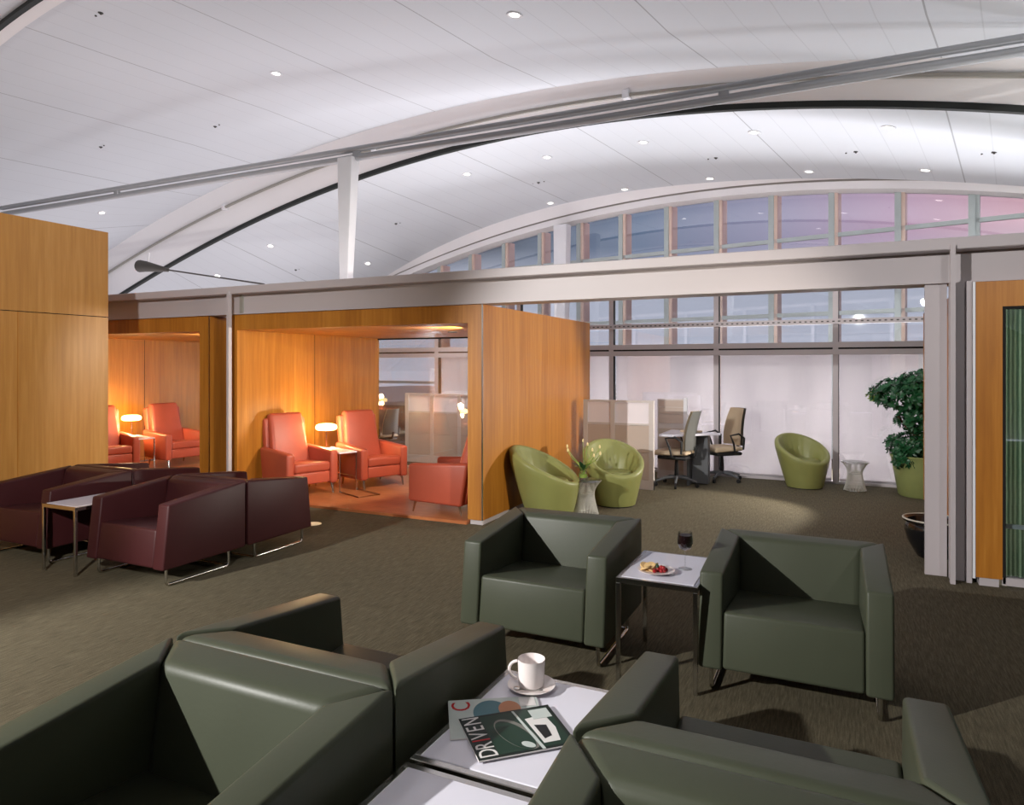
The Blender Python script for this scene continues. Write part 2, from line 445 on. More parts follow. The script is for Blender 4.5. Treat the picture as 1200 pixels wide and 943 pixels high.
def vworld(p, q, z):
    c, s = math.cos(-PHI), math.sin(-PHI)
    return (p*c-q*s, p*s+q*c, z)
def ceil_tilt(p, q):
    return math.atan((ceil_z(p+.1, q)-ceil_z(p-.1, q))/.2), math.atan((ceil_z(p, q+.05)-ceil_z(p, q-.05))/.1)
dl = None
DLL = ['at the front left, alone on the grey vault', 'top centre of the view, near the upper edge', 'above the corner of the left timber wall', 'left of the white tapered post', 'beyond the dark slot, right of centre',
       'second from the dark slot, above the blue panes', 'beyond the dark slot, nearest the tapered post', 'close to the rim arch above the fourth pane', 'nearest the post in front of the clerestory', 'low on the vault just right of the tapered post',
       'just below the dark slot, mid right', 'largest one below the dark slot at far right', 'close to the rim arch, above the purple panes', 'close to the rim arch, above the pink panes', 'close to the rim arch, above the blue panes', 'low on the vault near the tension rod']
for (p, q), w in zip(DL, DLL):
    z = ceil_z(p, q)
    t = thing('ceiling_downlight', vworld(p, q, z), 0, 'round recessed downlight '+w, 'downlight', 'glowing downlights in the vaulted ceiling')
    ax, ay = ceil_tilt(p, q); t.rotation_euler = (ay, -ax, -PHI)
    MB().lathe([(.055, -.004), (.085, -.012), (.09, -.004), (.09, .03), (.055, .03)], 24).build('trim_ring', M['whitepaint'], t)
    MB().lathe([(0, -.006), (.056, -.006), (.056, .02), (0, .02)], 24).build('lens', M['downglow'], t)
DSL = ['above and left of the tube truss', 'on the near vault above the tubes', 'near the top left joint', 'just above the beam, left of the tapered post', 'right of the tapered post',
       'beyond the dark slot, above the clerestory post', 'above the first purple pane', 'between two glowing downlights at the right', 'at the far right above the pink panes']
for (p, q), w in zip(DS, DSL):
    t = thing('sprinkler_head', vworld(p, q, ceil_z(p, q)-.002), -PHI, 'tiny dark sprinkler fitting in the vault, '+w, 'sprinkler', 'sprinkler fittings in the vaulted ceiling')
    MB().lathe([(0, -.02), (.012, -.02), (.012, -.006), (.03, -.005), (.03, .01)], 16).build('head', M['ventdark'], t)
    for dx in (-.13, .13): MB().lathe([(0, -.004), (.012, -.004), (.012, .008)], 12, (dx, 0, 0)).build('side_vent', M['ventdark'], t)

# ------------------------------------------------------------ left timber wall
wl = thing('wall_left', (-7.2, 4.94, 0), 0, kind='structure')
o = MB().box(-6, 0, -9, 0, 0, 2.14).build('wall_panel', M['wood_pale'], wl, sharp=0)
MB().box(-6, 0, -9, 0, 2.148, 3.07).build('wall_panel', M['wood_pale'], wl, sharp=0)
MB().box(-5.9, -.012, -8.9, -.012, 2.13, 2.155).build('joint', M['blackgap'], wl, sharp=0)
for y in (-.92, -1.84-.0, -2.76, -3.68):
    MB().box(-.02, .001, y-.004, y+.004, 0, 2.14).build('joint', M['wood'], wl, sharp=0)

# ------------------------------------------------------------ steel beam and columns
bm_ = thing('steel_beam', (0, 6.0, 0), 0, 'long grey painted steel beam running above the timber alcoves', 'beam')
MB().box(-13, 6, 0, .42, 2.47, 2.56, .006, 1).build('top_flange', M['steelpaint'], bm_, sharp=0)
MB().box(-13, 6, .15, .27, 2.25, 2.47).build('web', M['steelpaint'], bm_, sharp=0)
MB().box(-13, 6, .14, .42, 2.238, 2.252).build('bottom_flange', M['steelpaint'], bm_, sharp=0)
def column(x0, name_label, wide):
    t = thing('steel_column', (x0, 6.0, 0), 0, name_label, 'column')
    if wide:
        MB().box(-.145, .0, .18, .22, 0, 2.238).build('flange', M['steelpaint'], t, sharp=0)
        MB().box(.03, .115, .11, .14, 0, 2.238).build('recess_plate', M['steelpaint'], t, sharp=0)
        MB().box(.112, .145, .07, .14, 0, 2.238).build('flange', M['steelpaint'], t, sharp=0)
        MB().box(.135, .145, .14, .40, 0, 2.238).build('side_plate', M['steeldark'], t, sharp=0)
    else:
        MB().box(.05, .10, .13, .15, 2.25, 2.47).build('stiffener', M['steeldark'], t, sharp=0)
    if wide: MB().box(.010, .018, .03, .18, 0, 2.238).build('web_plate', M['steelpaint'], t, sharp=0)
    MB().box(-.002, .03, -.02, .03, 0, 2.50).build('fin', M['steelpaint'], t, sharp=0)
column(.765, 'grey steel column with a projecting fin at the right end of the opening', True)
column(-6.567, 'slim pale steel column fin between the two timber seating alcoves', False)

# ------------------------------------------------------------ timber alcoves
def alcove(loc, w, label, d=3.35, glass_y=2.86, left=.17, right=.17, seams=(1.38,)):
    """w = outer width; local x from 0 (left) to w; y depth"""
    t = thing('timber_alcove', loc, 0, label, 'alcove')
    MB().box(0, left, 0, glass_y+.02, .05, 2.235).build('side_panel', M['wood'], t, sharp=0)
    MB().box(w-right, w, 0, d, .05, 2.235).build('side_panel', M['wood'], t, sharp=0)
    MB().box(left, w-right, 0, glass_y+.02, 2.05, 2.235).build('roof_panel', M['wood'], t, sharp=0)
    MB().box(.03, .14, .03, glass_y, 0, .05).build('plinth', M['steelpaint'], t, sharp=0)
    MB().box(w-.15, w-.012, .02, d-.03, 0, .05).build('plinth', M['steelpaint'], t, sharp=0)
    MB().box(w-.008, w+.004, -.006, .004, .05, 2.235).build('corner_trim', M['chrome'], t, sharp=0)
    MB().box(left, w-right, .0, glass_y+.02, .0, .03).build('floor_boards', M['wood_floor'], t, sharp=0)
    MB().box(left, w-right, -.03, .0, .0, .028).build('floor_edging', M['wood_floor'], t, sharp=0)
    # seams on the inner left wall
    for y in seams:
        MB().box(left-.002, left+.002, y-.004, y+.004, .03, 2.05).build('panel_joint', M['blackgap'], t, sharp=0)
    g = MB().box(left, w-right, glass_y-.006, glass_y+.006, .03, 2.05).build('glass_screen', M['glass'], t, sharp=0)
    MB().box(left, w-right, glass_y-.02, glass_y+.02, .03, .07).build('glass_rail', M['steelpaint'], t, sharp=0)
    MB().box(left, w-right, glass_y-.02, glass_y+.02, 2.03, 2.05).build('glass_rail', M['blackgap'], t, sharp=0)
    return t
a1 = alcove((-6.77, 6.17, 0), 3.54, 'large open timber alcove with coral recliners in the middle of the view')
a2 = alcove((-10.60, 6.17, 0), 3.53, 'second open timber alcove behind the left timber wall', seams=(.95, 1.62))
MB().lathe([(0, 2.04), (.06, 2.04), (.06, 2.052)], 20, (2.35, 1.45, 0)).build('ceiling_spot', M['ventdark'], a1)

# right-hand glazed alcove
a3 = thing('glazed_timber_alcove', (.92, 6.03, 0), 0, 'timber framed room with ribbed green glass front at the right edge', 'alcove')
MB().box(0, .17, 0, 3.3, .06, 2.225).build('side_panel', M['wood'], a3, sharp=0)
MB().box(.17, 4.2, 0, 3.3, 2.04, 2.225).build('roof_panel', M['wood'], a3, sharp=0)
MB().box(4.03, 4.2, 0, 3.3, .06, 2.04).build('side_panel', M['wood'], a3, sharp=0)
MB().box(-.012, .004, -.006, .01, .05, 2.225).build('corner_trim', M['whitepaint'], a3, sharp=0)
MB().box(.03, .15, .01, 3.2, 0, .06).build('plinth', M['steelpaint'], a3, sharp=0)
MB().box(.17, 4.03, .0, .03, .02, .075).build('bottom_rail', M['steelpaint'], a3, sharp=0)
MB().box(.17, 4.03, .035, .05, .03, 2.04).build('glass_screen', M['facade'], a3, sharp=0)
mb = MB()
nr = 150
row = []
for i in range(nr+1):
    x = .175+3.85*i/nr
    row.append((x, .13+.012*math.sin(i*2.1)))
vb = [mb.bm.verts.new((x, y, .06)) for x, y in row]; vt = [mb.bm.verts.new((x, y, 2.04)) for x, y in row]
for i in range(nr): mb.bm.faces.new((vb[i], vb[i+1], vt[i+1], vt[i]))
mb.build('ribbed_screen', M['ribgreen'], a3)
MB().box(.18, 4.02, .07, .095, .42, .45).build('cross_rail', M['mullion'], a3, sharp=0)
MB().box(.17, 4.03, .30, 3.3, .0, .03).build('floor_boards', M['blackgap'], a3, sharp=0)
MB().box(.172, .19, .0, .05, .03, 2.04).build('door_stile', M['blackgap'], a3, sharp=0)
MB().box(.19, 4.03, .0, .05, 2.02, 2.04).build('head_rail', M['blackgap'], a3, sharp=0)

# ------------------------------------------------------------ lower window wall (window_2)
w2 = thing('window_2', (0, 10.5, 0), 0, kind='structure')
XM = [-8.0, -6.4, -4.8, -3.20, -1.60, -.01, 1.59, 3.2]
for x in XM:
    mu = MB().box(x-.035, x+.035, -.04, .06, 0, 3.0).build('mullion', M['steelpaint'], w2, sharp=0)
    MB().box(x+.035, x+.045, -.03, .05, 0, 3.0).build('mullion_gasket', M['blackgap'], mu, sharp=0)
MB().box(-9, 4, -.05, .06, 1.87, 1.945).build('transom', M['steelpaint'], w2, sharp=0)
MB().box(-9, 4, -.055, .06, 1.77, 1.845).build('transom', M['steelpaint'], w2, sharp=0)
MB().box(-9, 4, -.02, .03, 1.84, 1.875).build('transom_slot', M['blackgap'], w2, sharp=0)
MB().box(-9, 4, -.05, .06, 0, .03).build('sill', M['steelpaint'], w2, sharp=0)
MB().box(-9, 4, -.05, .06, 2.94, 3.0).build('transom', M['steelpaint'], w2, sharp=0)
ry = MB().box(-9, 4, -.10, -.04, 2.19, 2.26).build('perforated_rail', M['steelpaint'], w2, sharp=0)
mb = MB()
for i in range(130):
    x = -6+i*.07
    mb.box(x, x+.03, -.103, -.099, 2.218, 2.234)
mb.build('perforation', M['ventdark'], ry, sharp=0)
MB().box(-9, 4, .0, .008, 0, 3.0).build('pane', M['glass'], w2, sharp=0)
for a, b, lab in [(-6.4, -4.8, 'pale roller blind behind the alcove glass screen'), (-4.8, -3.2, 'pale roller blind partly hidden by the alcove side wall'), (-3.2, -1.6, 'pale roller blind behind the workstation with the two office chairs'),
                  (-1.6, -.01, 'pale roller blind behind the lone lime tub chair'), (-.01, 1.59, 'pale roller blind behind the ribbed stool and potted tree')]:
    t = thing('roller_blind', ((a+b)/2, 10.5, 0), 0, lab, 'blind')
    h = (b-a)/2-.05
    MB().box(-h, h, .066, .070, .04, 1.78).build('fabric', M['blind'], t, sharp=0)
    MB().box(-h, h, .06, .076, .03, .055).build('bottom_bar', M['steelpaint'], t, sharp=0)

# remaining walls of the hall, out of the view behind and beside the camera
M['plaster'] = plain('warm_grey_plaster', (150, 144, 138), rough=.8, var=.02)
tag(MB().box(-20, 9.2, -6.6, -6.4, 0, 6.2).build('wall_back', M['plaster'], sharp=0), kind='structure')
tag(MB().box(9.0, 9.2, -6.4, 12, 0, 6.2).build('wall_right', M['plaster'], sharp=0), kind='structure')
# outside ground beyond the facade
tag(MB().box(-40, 40, 24, 60, -.4, -.3).build('ground', M['steeldark'], sharp=0), kind='structure')

# ------------------------------------------------------------ club chairs
def club_chair(mat, name='club_armchair'):
    t = thing(name, cat='armchair')
    W, T, D, B = .43, .115, .74, .15
    for s in (-1, 1):
        def pt(x, y, z): return (s*x, y, z)
        v = [pt(W, -.03, .135), pt(W, D, .135), pt(W-T-.02, D-B, .135), pt(W-T, -.03, .135),
             pt(W, .02, .60), pt(W, D, .67), pt(W-T-.008, D-B, .662), pt(W-T, .02, .60)]
        if s < 0: v = v[:4][::-1]+v[4:][::-1]
        MB().hexa(v, .015, 4).build('armrest', mat, t)
    xi = W-T-.001
    MB().hexa([(-xi+.02, .49, .135), (xi-.02, .49, .135), (W-.004, D, .135), (-W+.004, D, .135),
               (-xi+.006, D-B, .658), (xi-.006, D-B, .658), (W-.004, D, .67), (-W+.004, D, .67)], .032, 6).build('backrest', mat, t)
    MB().hexa([(-xi, -.025, .14), (xi, -.025, .14), (xi, .57, .14), (-xi, .57, .14),
               (-xi, .01, .415), (xi, .01, .415), (xi, .57, .365), (-xi, .57, .365)], .018, 4).build('seat', mat, t)
    for s in (-1, 1):
        x = s*.375; r = .011
        p = [(x, .04, .14), (x, .04, .045)]+arc_pts((.07, .04), .03, PI, 1.5*PI, 5, 'yz', x)+[(x, .55, .011)]+arc_pts((.58, .04), .03, 1.5*PI, 2*PI, 5, 'yz', x)+[(x, .61, .14)]
        p = [(a, b, max(c, .0115)) for a, b, c in p]
        MB().tube(p, r, 12).build('sled_leg', M['chrome'], t)
    MB().tube([(-.375, .61, .0115), (.375, .61, .0115)], .009, 10).build('crossbar', M['chrome'], t)
    MB().box(-.30, .30, .10, .62, .11, .14).build('underframe', M['blackp'], t, sharp=0)
    return t
gc = club_chair(M['leather'])
G = 'green leather club chairs in the foreground group'
place(gc, (-1.52, 3.47, 0), 0, 'dark green leather club chair facing the camera, left of the table with the wine glass', G)
place(gc, (-.19, 3.47, 0), 0, 'dark green leather club chair facing the camera, right of the table with the wine glass', G, (.985, 1, .985))
place(gc, (-1.565, 2.35, 0), PI, 'dark green leather club chair turned away from the camera, left of the coffee mug', G, (1.035, 1, 1.055))
place(gc, (-1.565, .87, 0), 0, 'nearest dark green leather club chair at bottom left, backed against another chair', G, (1.035, 1, 1.055))
place(gc, (-.15, 2.35, 0), PI, 'dark green leather club chair turned away, at the lower right behind the magazines', G, (1.035, 1, 1.055))
place(gc, (-.15, .87, 0), 0, 'nearest dark green leather club chair cut off by the bottom edge at right', G, (1.035, 1, 1.055))
mc = club_chair(M['maroon'])
G = 'maroon leather club chairs at the left'
place(mc, (-4.79, 3.43, 0), 0, 'maroon leather club chair facing the camera, right of the white side table', G)
place(mc, (-4.79, 4.92, 0), PI, 'maroon leather club chair turned away, nearest the coral recliner alcove', G)
place(mc, (-6.17, 3.43, 0), 0, 'maroon leather club chair at the left edge, left of the white side table', G)
place(mc, (-6.17, 4.92, 0), PI, 'maroon leather club chair turned away, against the left timber wall', G)

# ------------------------------------------------------------ side tables
def side_table():
    t = thing('side_table', cat='side table')
    w, d, h = .205, .285, .53; q = .011
    for sx in (-1, 1):
        for sy in (-1, 1):
            x, y = sx*(w-q), sy*(d-q)
            MB().box(x-q, x+q, y-q, y+q, 0, h-.03, .002, 1).build('leg', M['chrome'], t, sharp=0)
    f = MB()
    f.box(-w, w, -d, -d+2*q, h-.03, h-.002, .002, 1); f.box(-w, w, d-2*q, d, h-.03, h-.002, .002, 1)
    f.box(-w, -w+2*q, -d+2*q, d-2*q, h-.03, h-.002, .002, 1); f.box(w-2*q, w, -d+2*q, d-2*q, h-.03, h-.002, .002, 1)
    f.build('rim_frame', M['chrome'], t, sharp=0)
    MB().box(-w+2*q, w-2*q, -d+2*q, d-2*q, h-.012, h, .002, 2).build('tabletop', M['laminate'], t, sharp=0)
    return t
st = side_table()
G = 'white topped chrome side tables'
place(st, (-.815, 3.70, 0), 0, 'white topped chrome side table with the wine glass and snack plate', G)
place(st, (-.855, 1.90, 0), 0, 'white topped chrome side table with the coffee mug and magazines', G, (1, 1.08, 1))
place(st, (-.855, 1.29, 0), 0, 'empty white topped chrome side table at the bottom edge', G)
place(st, (-5.45, 3.62, 0), 0, 'white topped chrome side table between the two maroon club chairs', G)

# ------------------------------------------------------------ mug, saucer, spoon
TZ = .5305
sc = (-.918, 2.105, TZ)
s_ = tag(MB().lathe([(0, 0), (.035, 0), (.04, .004), (.078, .014), (.080, .017), (.076, .017), (.038, .008), (0, .007)], 48).build('saucer', M['porcelain']), 'white round saucer under the coffee mug', 'saucer'); s_.location = sc
mug = thing('coffee_mug', (sc[0]-.003, sc[1]+.005, TZ+.0085), R(198), 'white porcelain coffee mug standing on a saucer', 'mug')
MB().lathe([(0, 0), (.037, 0), (.042, .004), (.044, .03), (.046, .086), (.0455, .089), (.0435, .086), (.041, .03), (.037, .008), (0, .007)], 48).build('cup', M['porcelain'], mug)
MB().tube([(.043+.030*math.sin(a)*1.05, 0, .050+.029*math.cos(a)) for a in [R(8)+(PI-R(16))*i/16 for i in range(17)]], .0052, 12).build('handle', M['porcelain'], mug)
sp = tag(MB().tube([(-.02, -.052, .0), (.03, -.050, .004), (.06, -.046, .009)], [.003, .0022, .003], 8).lathe([(0, -.002), (.011, 0), (.0, .002)], 16, (-.03, -.052, .002)).build('teaspoon', M['chrome']), 'small steel teaspoon lying on the saucer', 'spoon')
sp.location = (sc[0], sc[1], TZ+.0165)

# ------------------------------------------------------------ magazines
def text_mesh(txt, size, mat, loc, rz, parent, name='lettering', font_scale=(1, 1), ext=.0002):
    cu = bpy.data.curves.new(name, 'FONT'); cu.body = txt; cu.size = size; cu.extrude = ext; cu.resolution_u = 3
    tmp = bpy.data.objects.new('tmp', cu); C.objects.link(tmp)
    bpy.context.view_layer.update()
    dg = bpy.context.evaluated_depsgraph_get()
    me = bpy.data.meshes.new_from_object(tmp.evaluated_get(dg)); bpy.data.objects.remove(tmp); bpy.data.curves.remove(cu)
    me.name = name
    me.materials.clear(); me.materials.append(mat)
    for v in me.vertices: v.co.x *= font_scale[0]; v.co.y *= font_scale[1]
    o = bpy.data.objects.new(name, me); C.objects.link(o); o.parent = parent; o.location = loc; o.rotation_euler = (0, 0, rz)
    return o
def flat(col, rough=.25): return plain('print_%d_%d_%d' % col, col, rough=.4, var=.03, vscale=20, spec=.3)
P_green, P_dgreen, P_white, P_red = flat((20, 52, 38)), flat((9, 26, 20)), flat((226, 222, 220)), flat((190, 30, 34))
P_grey, P_blue, P_tan, P_pale = flat((120, 118, 112)), flat((84, 122, 132)), flat((190, 128, 92)), flat((196, 204, 200))
P_black = flat((20, 20, 22))
def sheet(name, pts, z, mat, parent, th=.0003):
    return MB().poly([(x, y, z) for x, y in pts], (0, 0, th)).build(name, mat, parent, sharp=0)
def ell(cx, cy, a, b, rot=0, n=28, a0=0, a1=2*PI):
    return [(cx+a*math.cos(t)*math.cos(rot)-b*math.sin(t)*math.sin(rot), cy+a*math.cos(t)*math.sin(rot)+b*math.sin(t)*math.cos(rot)) for t in [a0+(a1-a0)*i/n for i in range(n if a1-a0 > 6.2 else n+1)]]
# top magazine: local x along masthead direction (reading), local y up the page
mw, mh = .235, .29
mg = thing('magazine', (-.87, 1.64, TZ+.009), math.atan2(1.82-1.64, -1.04+.87), 'glossy dark green car magazine lying on top, with a white and red masthead', 'magazine')
# local: origin at masthead start corner; +x along masthead, -y down the page
MB().box(0, mw, -mh, 0, -.004, 0, .0008, 1).build('pages', P_white, mg, sharp=0)
sheet('cover', [(0.001, -mh+.001), (mw-.001, -mh+.001), (mw-.001, -.001), (.001, -.001)], 0.0002, P_dgreen, mg)
sheet('cover_field', [(0.012, -mh+.012), (mw-.012, -mh+.012), (mw-.012, -.062), (.012, -.062)], 0.0006, P_green, mg)
sheet('car_body', ell(.10, -.14, .095, .045, R(18)), .0010, P_grey, mg)
sheet('car_body', ell(.095, -.135, .088, .037, R(18)), .0014, P_green, mg)
sheet('headlamp', ell(.035, -.155, .022, .013, R(40)), .0018, P_pale, mg)
sheet('bumper_shape', [(.0, -.185), (.225, -.165), (.225, -.172), (.0, -.195)], .0018, P_pale, mg)
sheet('white_panel', [(.03, -.20), (.17, -.19), (.18, -.255), (.10, -.262), (.03, -.25)], .0010, P_white, mg)
sheet('grille', [(.05, -.21), (.13, -.205), (.12, -.24), (.06, -.235)], .0014, P_black, mg)
sheet('address_label', [(.16, -.215), (.215, -.215), (.215, -.275), (.16, -.275)], .0018, P_pale, mg)
x = .008
for ch in 'DRIVEN':
    wch = {'I': .016, 'D': .042, 'R': .041, 'V': .042, 'E': .036, 'N': .043}[ch]
    text_mesh(ch, .066, P_red if ch in 'I' else P_white, (x, -.060, .0008), 0, mg, 'masthead_letter', (.9, 1.15), .0003)
    x += wch
mg2 = thing('magazine', (-1.0, 1.71, TZ+.0045), R(122), 'second glossy magazine beneath the green one, with a red letter and a portrait', 'magazine')
MB().box(0, .23, -.285, 0, -.004, 0, .0008, 1).build('pages', P_white, mg2, sharp=0)
sheet('cover', [(0.001, -.284), (.229, -.284), (.229, -.001), (.001, -.001)], .0002, P_pale, mg2)
sheet('picture_field', ell(.14, -.13, .075, .055), .0006, P_blue, mg2)
sheet('picture_field', ell(.155, -.19, .05, .035), .0010, P_tan, mg2)
sheet('dark_strip', [(.0, -.284), (.10, -.284), (.10, -.05), (.0, -.05)], .0006, P_black, mg2)
sheet('address_label', [(.165, -.225), (.222, -.225), (.222, -.275), (.165, -.275)], .0014, P_white, mg2)
text_mesh('C', .085, P_red, (.155, -.068, .0010), 0, mg2, 'masthead_letter', (1, 1), .0003)
sheet('picture_field', [(.03, -.284), (.16, -.284), (.14, -.25), (.05, -.23)], .0010, P_blue, mg2)

# ------------------------------------------------------------ plate of snacks, wine glass
pl = tag(MB().lathe([(0, 0), (.05, 0), (.058, .004), (.094, .013), (.096, .016), (.092, .016), (.056, .008), (0, .006)], 48).build('snack_plate', M['porcelain']), 'white plate holding crackers and red berries beside the wine glass', 'plate')
pl.location = (-.85, 3.575, TZ)
M['cracker'] = plain('golden_cracker', (222, 186, 130), rough=.7, var=.15, vscale=60, bump=.4)
M['berry'] = plain('red_berry', (150, 22, 26), rough=.25, var=.15, coat=.3)
crk = MB().lathe([(0, 0), (.021, 0), (.023, .002), (.022, .006), (0, .007)], 20)
ck = tag(crk.build('cracker', M['cracker']), cat='cracker')
pos = [(-.9, 3.57, .007, .2, .1), (-.888, 3.592, .014, .4, .0), (-.872, 3.568, .012, .3, -.3), (-.897, 3.548, .016, .1, .4), (-.868, 3.592, .02, .5, .2), (-.88, 3.572, .024, .2, .3), (-.912, 3.588, .014, .1, .5)]
for i, (x, y, z, a, b) in enumerate(pos):
    o = ck if i == 0 else ck.copy()
    if i: C.objects.link(o)
    o.location = (x, y, TZ+z+.003); o.rotation_euler = (a, b, i); o.scale = (1.3, 1.3, 1.6); tag(o, 'golden round cracker in the heap on the snack plate', None, 'crackers on the snack plate')
br = tag(MB().lathe([(0, 0), (.006, .001), (.0095, .006), (.0095, .011), (.005, .017), (0, .018)], 16).build('berry', M['berry']), cat='berry')
pos = [(-.838, 3.565), (-.822, 3.553), (-.818, 3.574), (-.803, 3.562), (-.832, 3.587), (-.845, 3.546), (-.802, 3.583), (-.812, 3.56), (-.828, 3.57)]
for i, (x, y) in enumerate(pos):
    o = br if i == 0 else br.copy()
    if i: C.objects.link(o)
    o.location = (x, y, TZ+(.007 if i < 7 else .021)); o.rotation_euler = (.3*(i % 3), .2*(i % 2), i); o.scale = (1.2, 1.2, 1.2); tag(o, 'dark red berry in the cluster on the snack plate', None, 'berries on the snack plate')
gp = tag(MB().tube([(-.838, 3.56, TZ+.02), (-.842, 3.57, TZ+.036), (-.85, 3.575, TZ+.045)], [.002, .008, .001], 8).build('mint_sprig', M['leaf']), 'tiny green sprig garnish on the snack plate', 'garnish')
wg = thing('wine_glass', (-.725, 3.70, TZ), 0, 'stemmed glass of dark red wine on the white side table', 'wine glass')
MB().lathe([(0, .003), (.034, .001), (.036, .0), (.034, .003), (.006, .006), (.0035, .012), (.0035, .085), (.008, .095), (.030, .108), (.041, .135), (.041, .155), (.036, .195), (.035, .195), (.0395, .155), (.0395, .135), (.029, .110), (.006, .098), (0, .097)], 40).build('bowl_and_stem', M['clearglass'], wg)
MB().lathe([(0, .0985), (.006, .0995), (.0285, .1115), (.0390, .135), (.0390, .155), (.0365, .180), (0, .180)], 40).build('wine', M['wine'], wg)

# ------------------------------------------------------------ coral recliners
def recliner():
    """front at local -Y (y=0), depth to +Y, width .68"""
    t = thing('recliner', cat='recliner')
    W, T = .34, .105
    for s in (-1, 1):
        a, b = sorted((s*W, s*(W-T)))
        MB().hexa([(a, .0, .13), (b, .0, .13), (b, .66, .11), (a, .66, .11), (a, .0, .56), (b, .0, .56), (b, .74, .60), (a, .74, .60)], .035, 5).build('armrest', M['coral'], t)
    xi = W-T
    MB().box(-xi, xi, .02, .62, .15, .30, .02, 4).build('footrest_panel', M['coral'], t)
    MB().hexa([(-xi, .01, .30), (xi, .01, .30), (xi, .62, .28), (-xi, .62, .28), (-xi, .0, .43), (xi, .0, .43), (xi, .62, .39), (-xi, .62, .39)], .035, 5).build('seat_cushion', M['coral'], t)
    MB().hexa([(-xi-.02, .50, .33), (xi+.02, .50, .33), (xi+.02, .66, .33), (-xi-.02, .66, .33),
               (-xi+.015, .70, 1.05), (xi-.015, .70, 1.05), (xi-.015, .82, 1.03), (-xi+.015, .82, 1.03)], .045, 5).build('backrest', M['coral'], t)
    MB().hexa([(-xi-.05, .60, .12), (xi+.05, .60, .12), (xi+.05, .68, .12), (-xi-.05, .68, .12),
               (-xi-.04, .74, .98), (xi+.04, .74, .98), (xi+.04, .86, .96), (-xi-.04, .86, .96)], .03, 4).build('back_shell', M['coral'], t)
    for sx in (-1, 1):
        for y, dy in ((.07, -.04), (.60, .03)):
            x = sx*(W-.06)
            MB().tube([(x, y, .14), (x, y+dy*.4, .10), (x, y+dy, .004)], [.022, .014, .009], 10).build('leg', M['chrome'], t)
    return t
rc = recliner()
G = 'coral leather recliners in the timber alcoves'
FZ = .03
def rc_at(fx, fy, face, label):   # front centre and facing angle
    place(rc, (fx, fy, FZ), face+PI/2, label, G, (1.02, 1.0, .94))
rc_at(-5.77, 6.58, R(-20), 'coral leather recliner nearest the left wall of the large alcove, left of the glowing lamp')
rc_at(-5.31, 7.42, R(-24), 'coral leather recliner right of the glowing lamp, before the glass screen')
rc_at(-4.20, 6.62, R(180), 'coral leather recliner seen from the side, facing left at the alcove right post')
rc_at(-9.55, 6.66, R(-18), 'coral leather recliner partly hidden by the left timber wall corner')
rc_at(-9.30, 7.70, R(-10), 'coral leather recliner right of the lamp in the second alcove')

def lamp_table(loc, rz, label, llabel):
    t = thing('lamp_table', loc, rz, label, 'side table', 'white topped tables between the recliners')
    w, d, h = .125, .33, .50; q = .009
    for sx in (-1, 1):
        for sy in (-1, 1):
            MB().tube([(sx*(w-q), sy*(d-q), 0), (sx*(w-q), sy*(d-q), h-.02)], q, 8).build('leg', M['chrome'], t)
    for sx in (-1, 1):
        MB().tube([(sx*(w-q), -d+q, .17), (sx*(w-q), d-q, .17)], .006, 8).build('rail', M['chrome'], t)
    MB().tube([(-w, -d, .009), (-w-.02, -d-.50, .009), (w+.02, -d-.50, .009), (w, -d, .009)], .008, 8).build('floor_frame', M['chrome'], t)
    MB().box(-w, w, -d, d, h-.02, h, .003, 2).build('tabletop', M['laminate'], t, sharp=0)
    l = thing('table_lamp', (loc[0]-.25*math.sin(rz), loc[1]+.25*math.cos(rz), loc[2]+h+.0005), rz, llabel, 'lamp', 'table lamps in the alcoves')
    MB().lathe([(0, 0), (.055, 0), (.055, .012), (.012, .016), (0, .016)], 24).build('base', M['chrome'], l)
    MB().tube([(0, 0, .012), (0, 0, .25)], .006, 10).build('pole', M['chrome'], l)
    MB().lathe([(0, .235), (.11, .235), (.135, .25), (.14, .275), (.13, .30), (.10, .315), (0, .318)], 36).build('lamp_shade', M['lampglow'], l)
    for dz in (.20, .36):
        ld = bpy.data.lights.new('lamp_light', 'POINT'); ld.energy = LAMP_W; ld.color = (1, .72, .36); ld.shadow_soft_size = .06
        lo = bpy.data.objects.new('lamp_light', ld); C.objects.link(lo); lo.location = (l.location[0], l.location[1], l.location[2]+dz)
LAMP_W = 17
lamp_table((-5.89, 7.135, FZ), R(-22)+PI/2, 'white topped chrome table between the two recliners in the large alcove', 'glowing flat drum lamp between the two recliners of the large alcove')
lamp_table((-9.74, 7.16, FZ), R(-16)+PI/2, 'white topped chrome table in the second alcove', 'glowing flat drum lamp in the second alcove behind the timber wall')

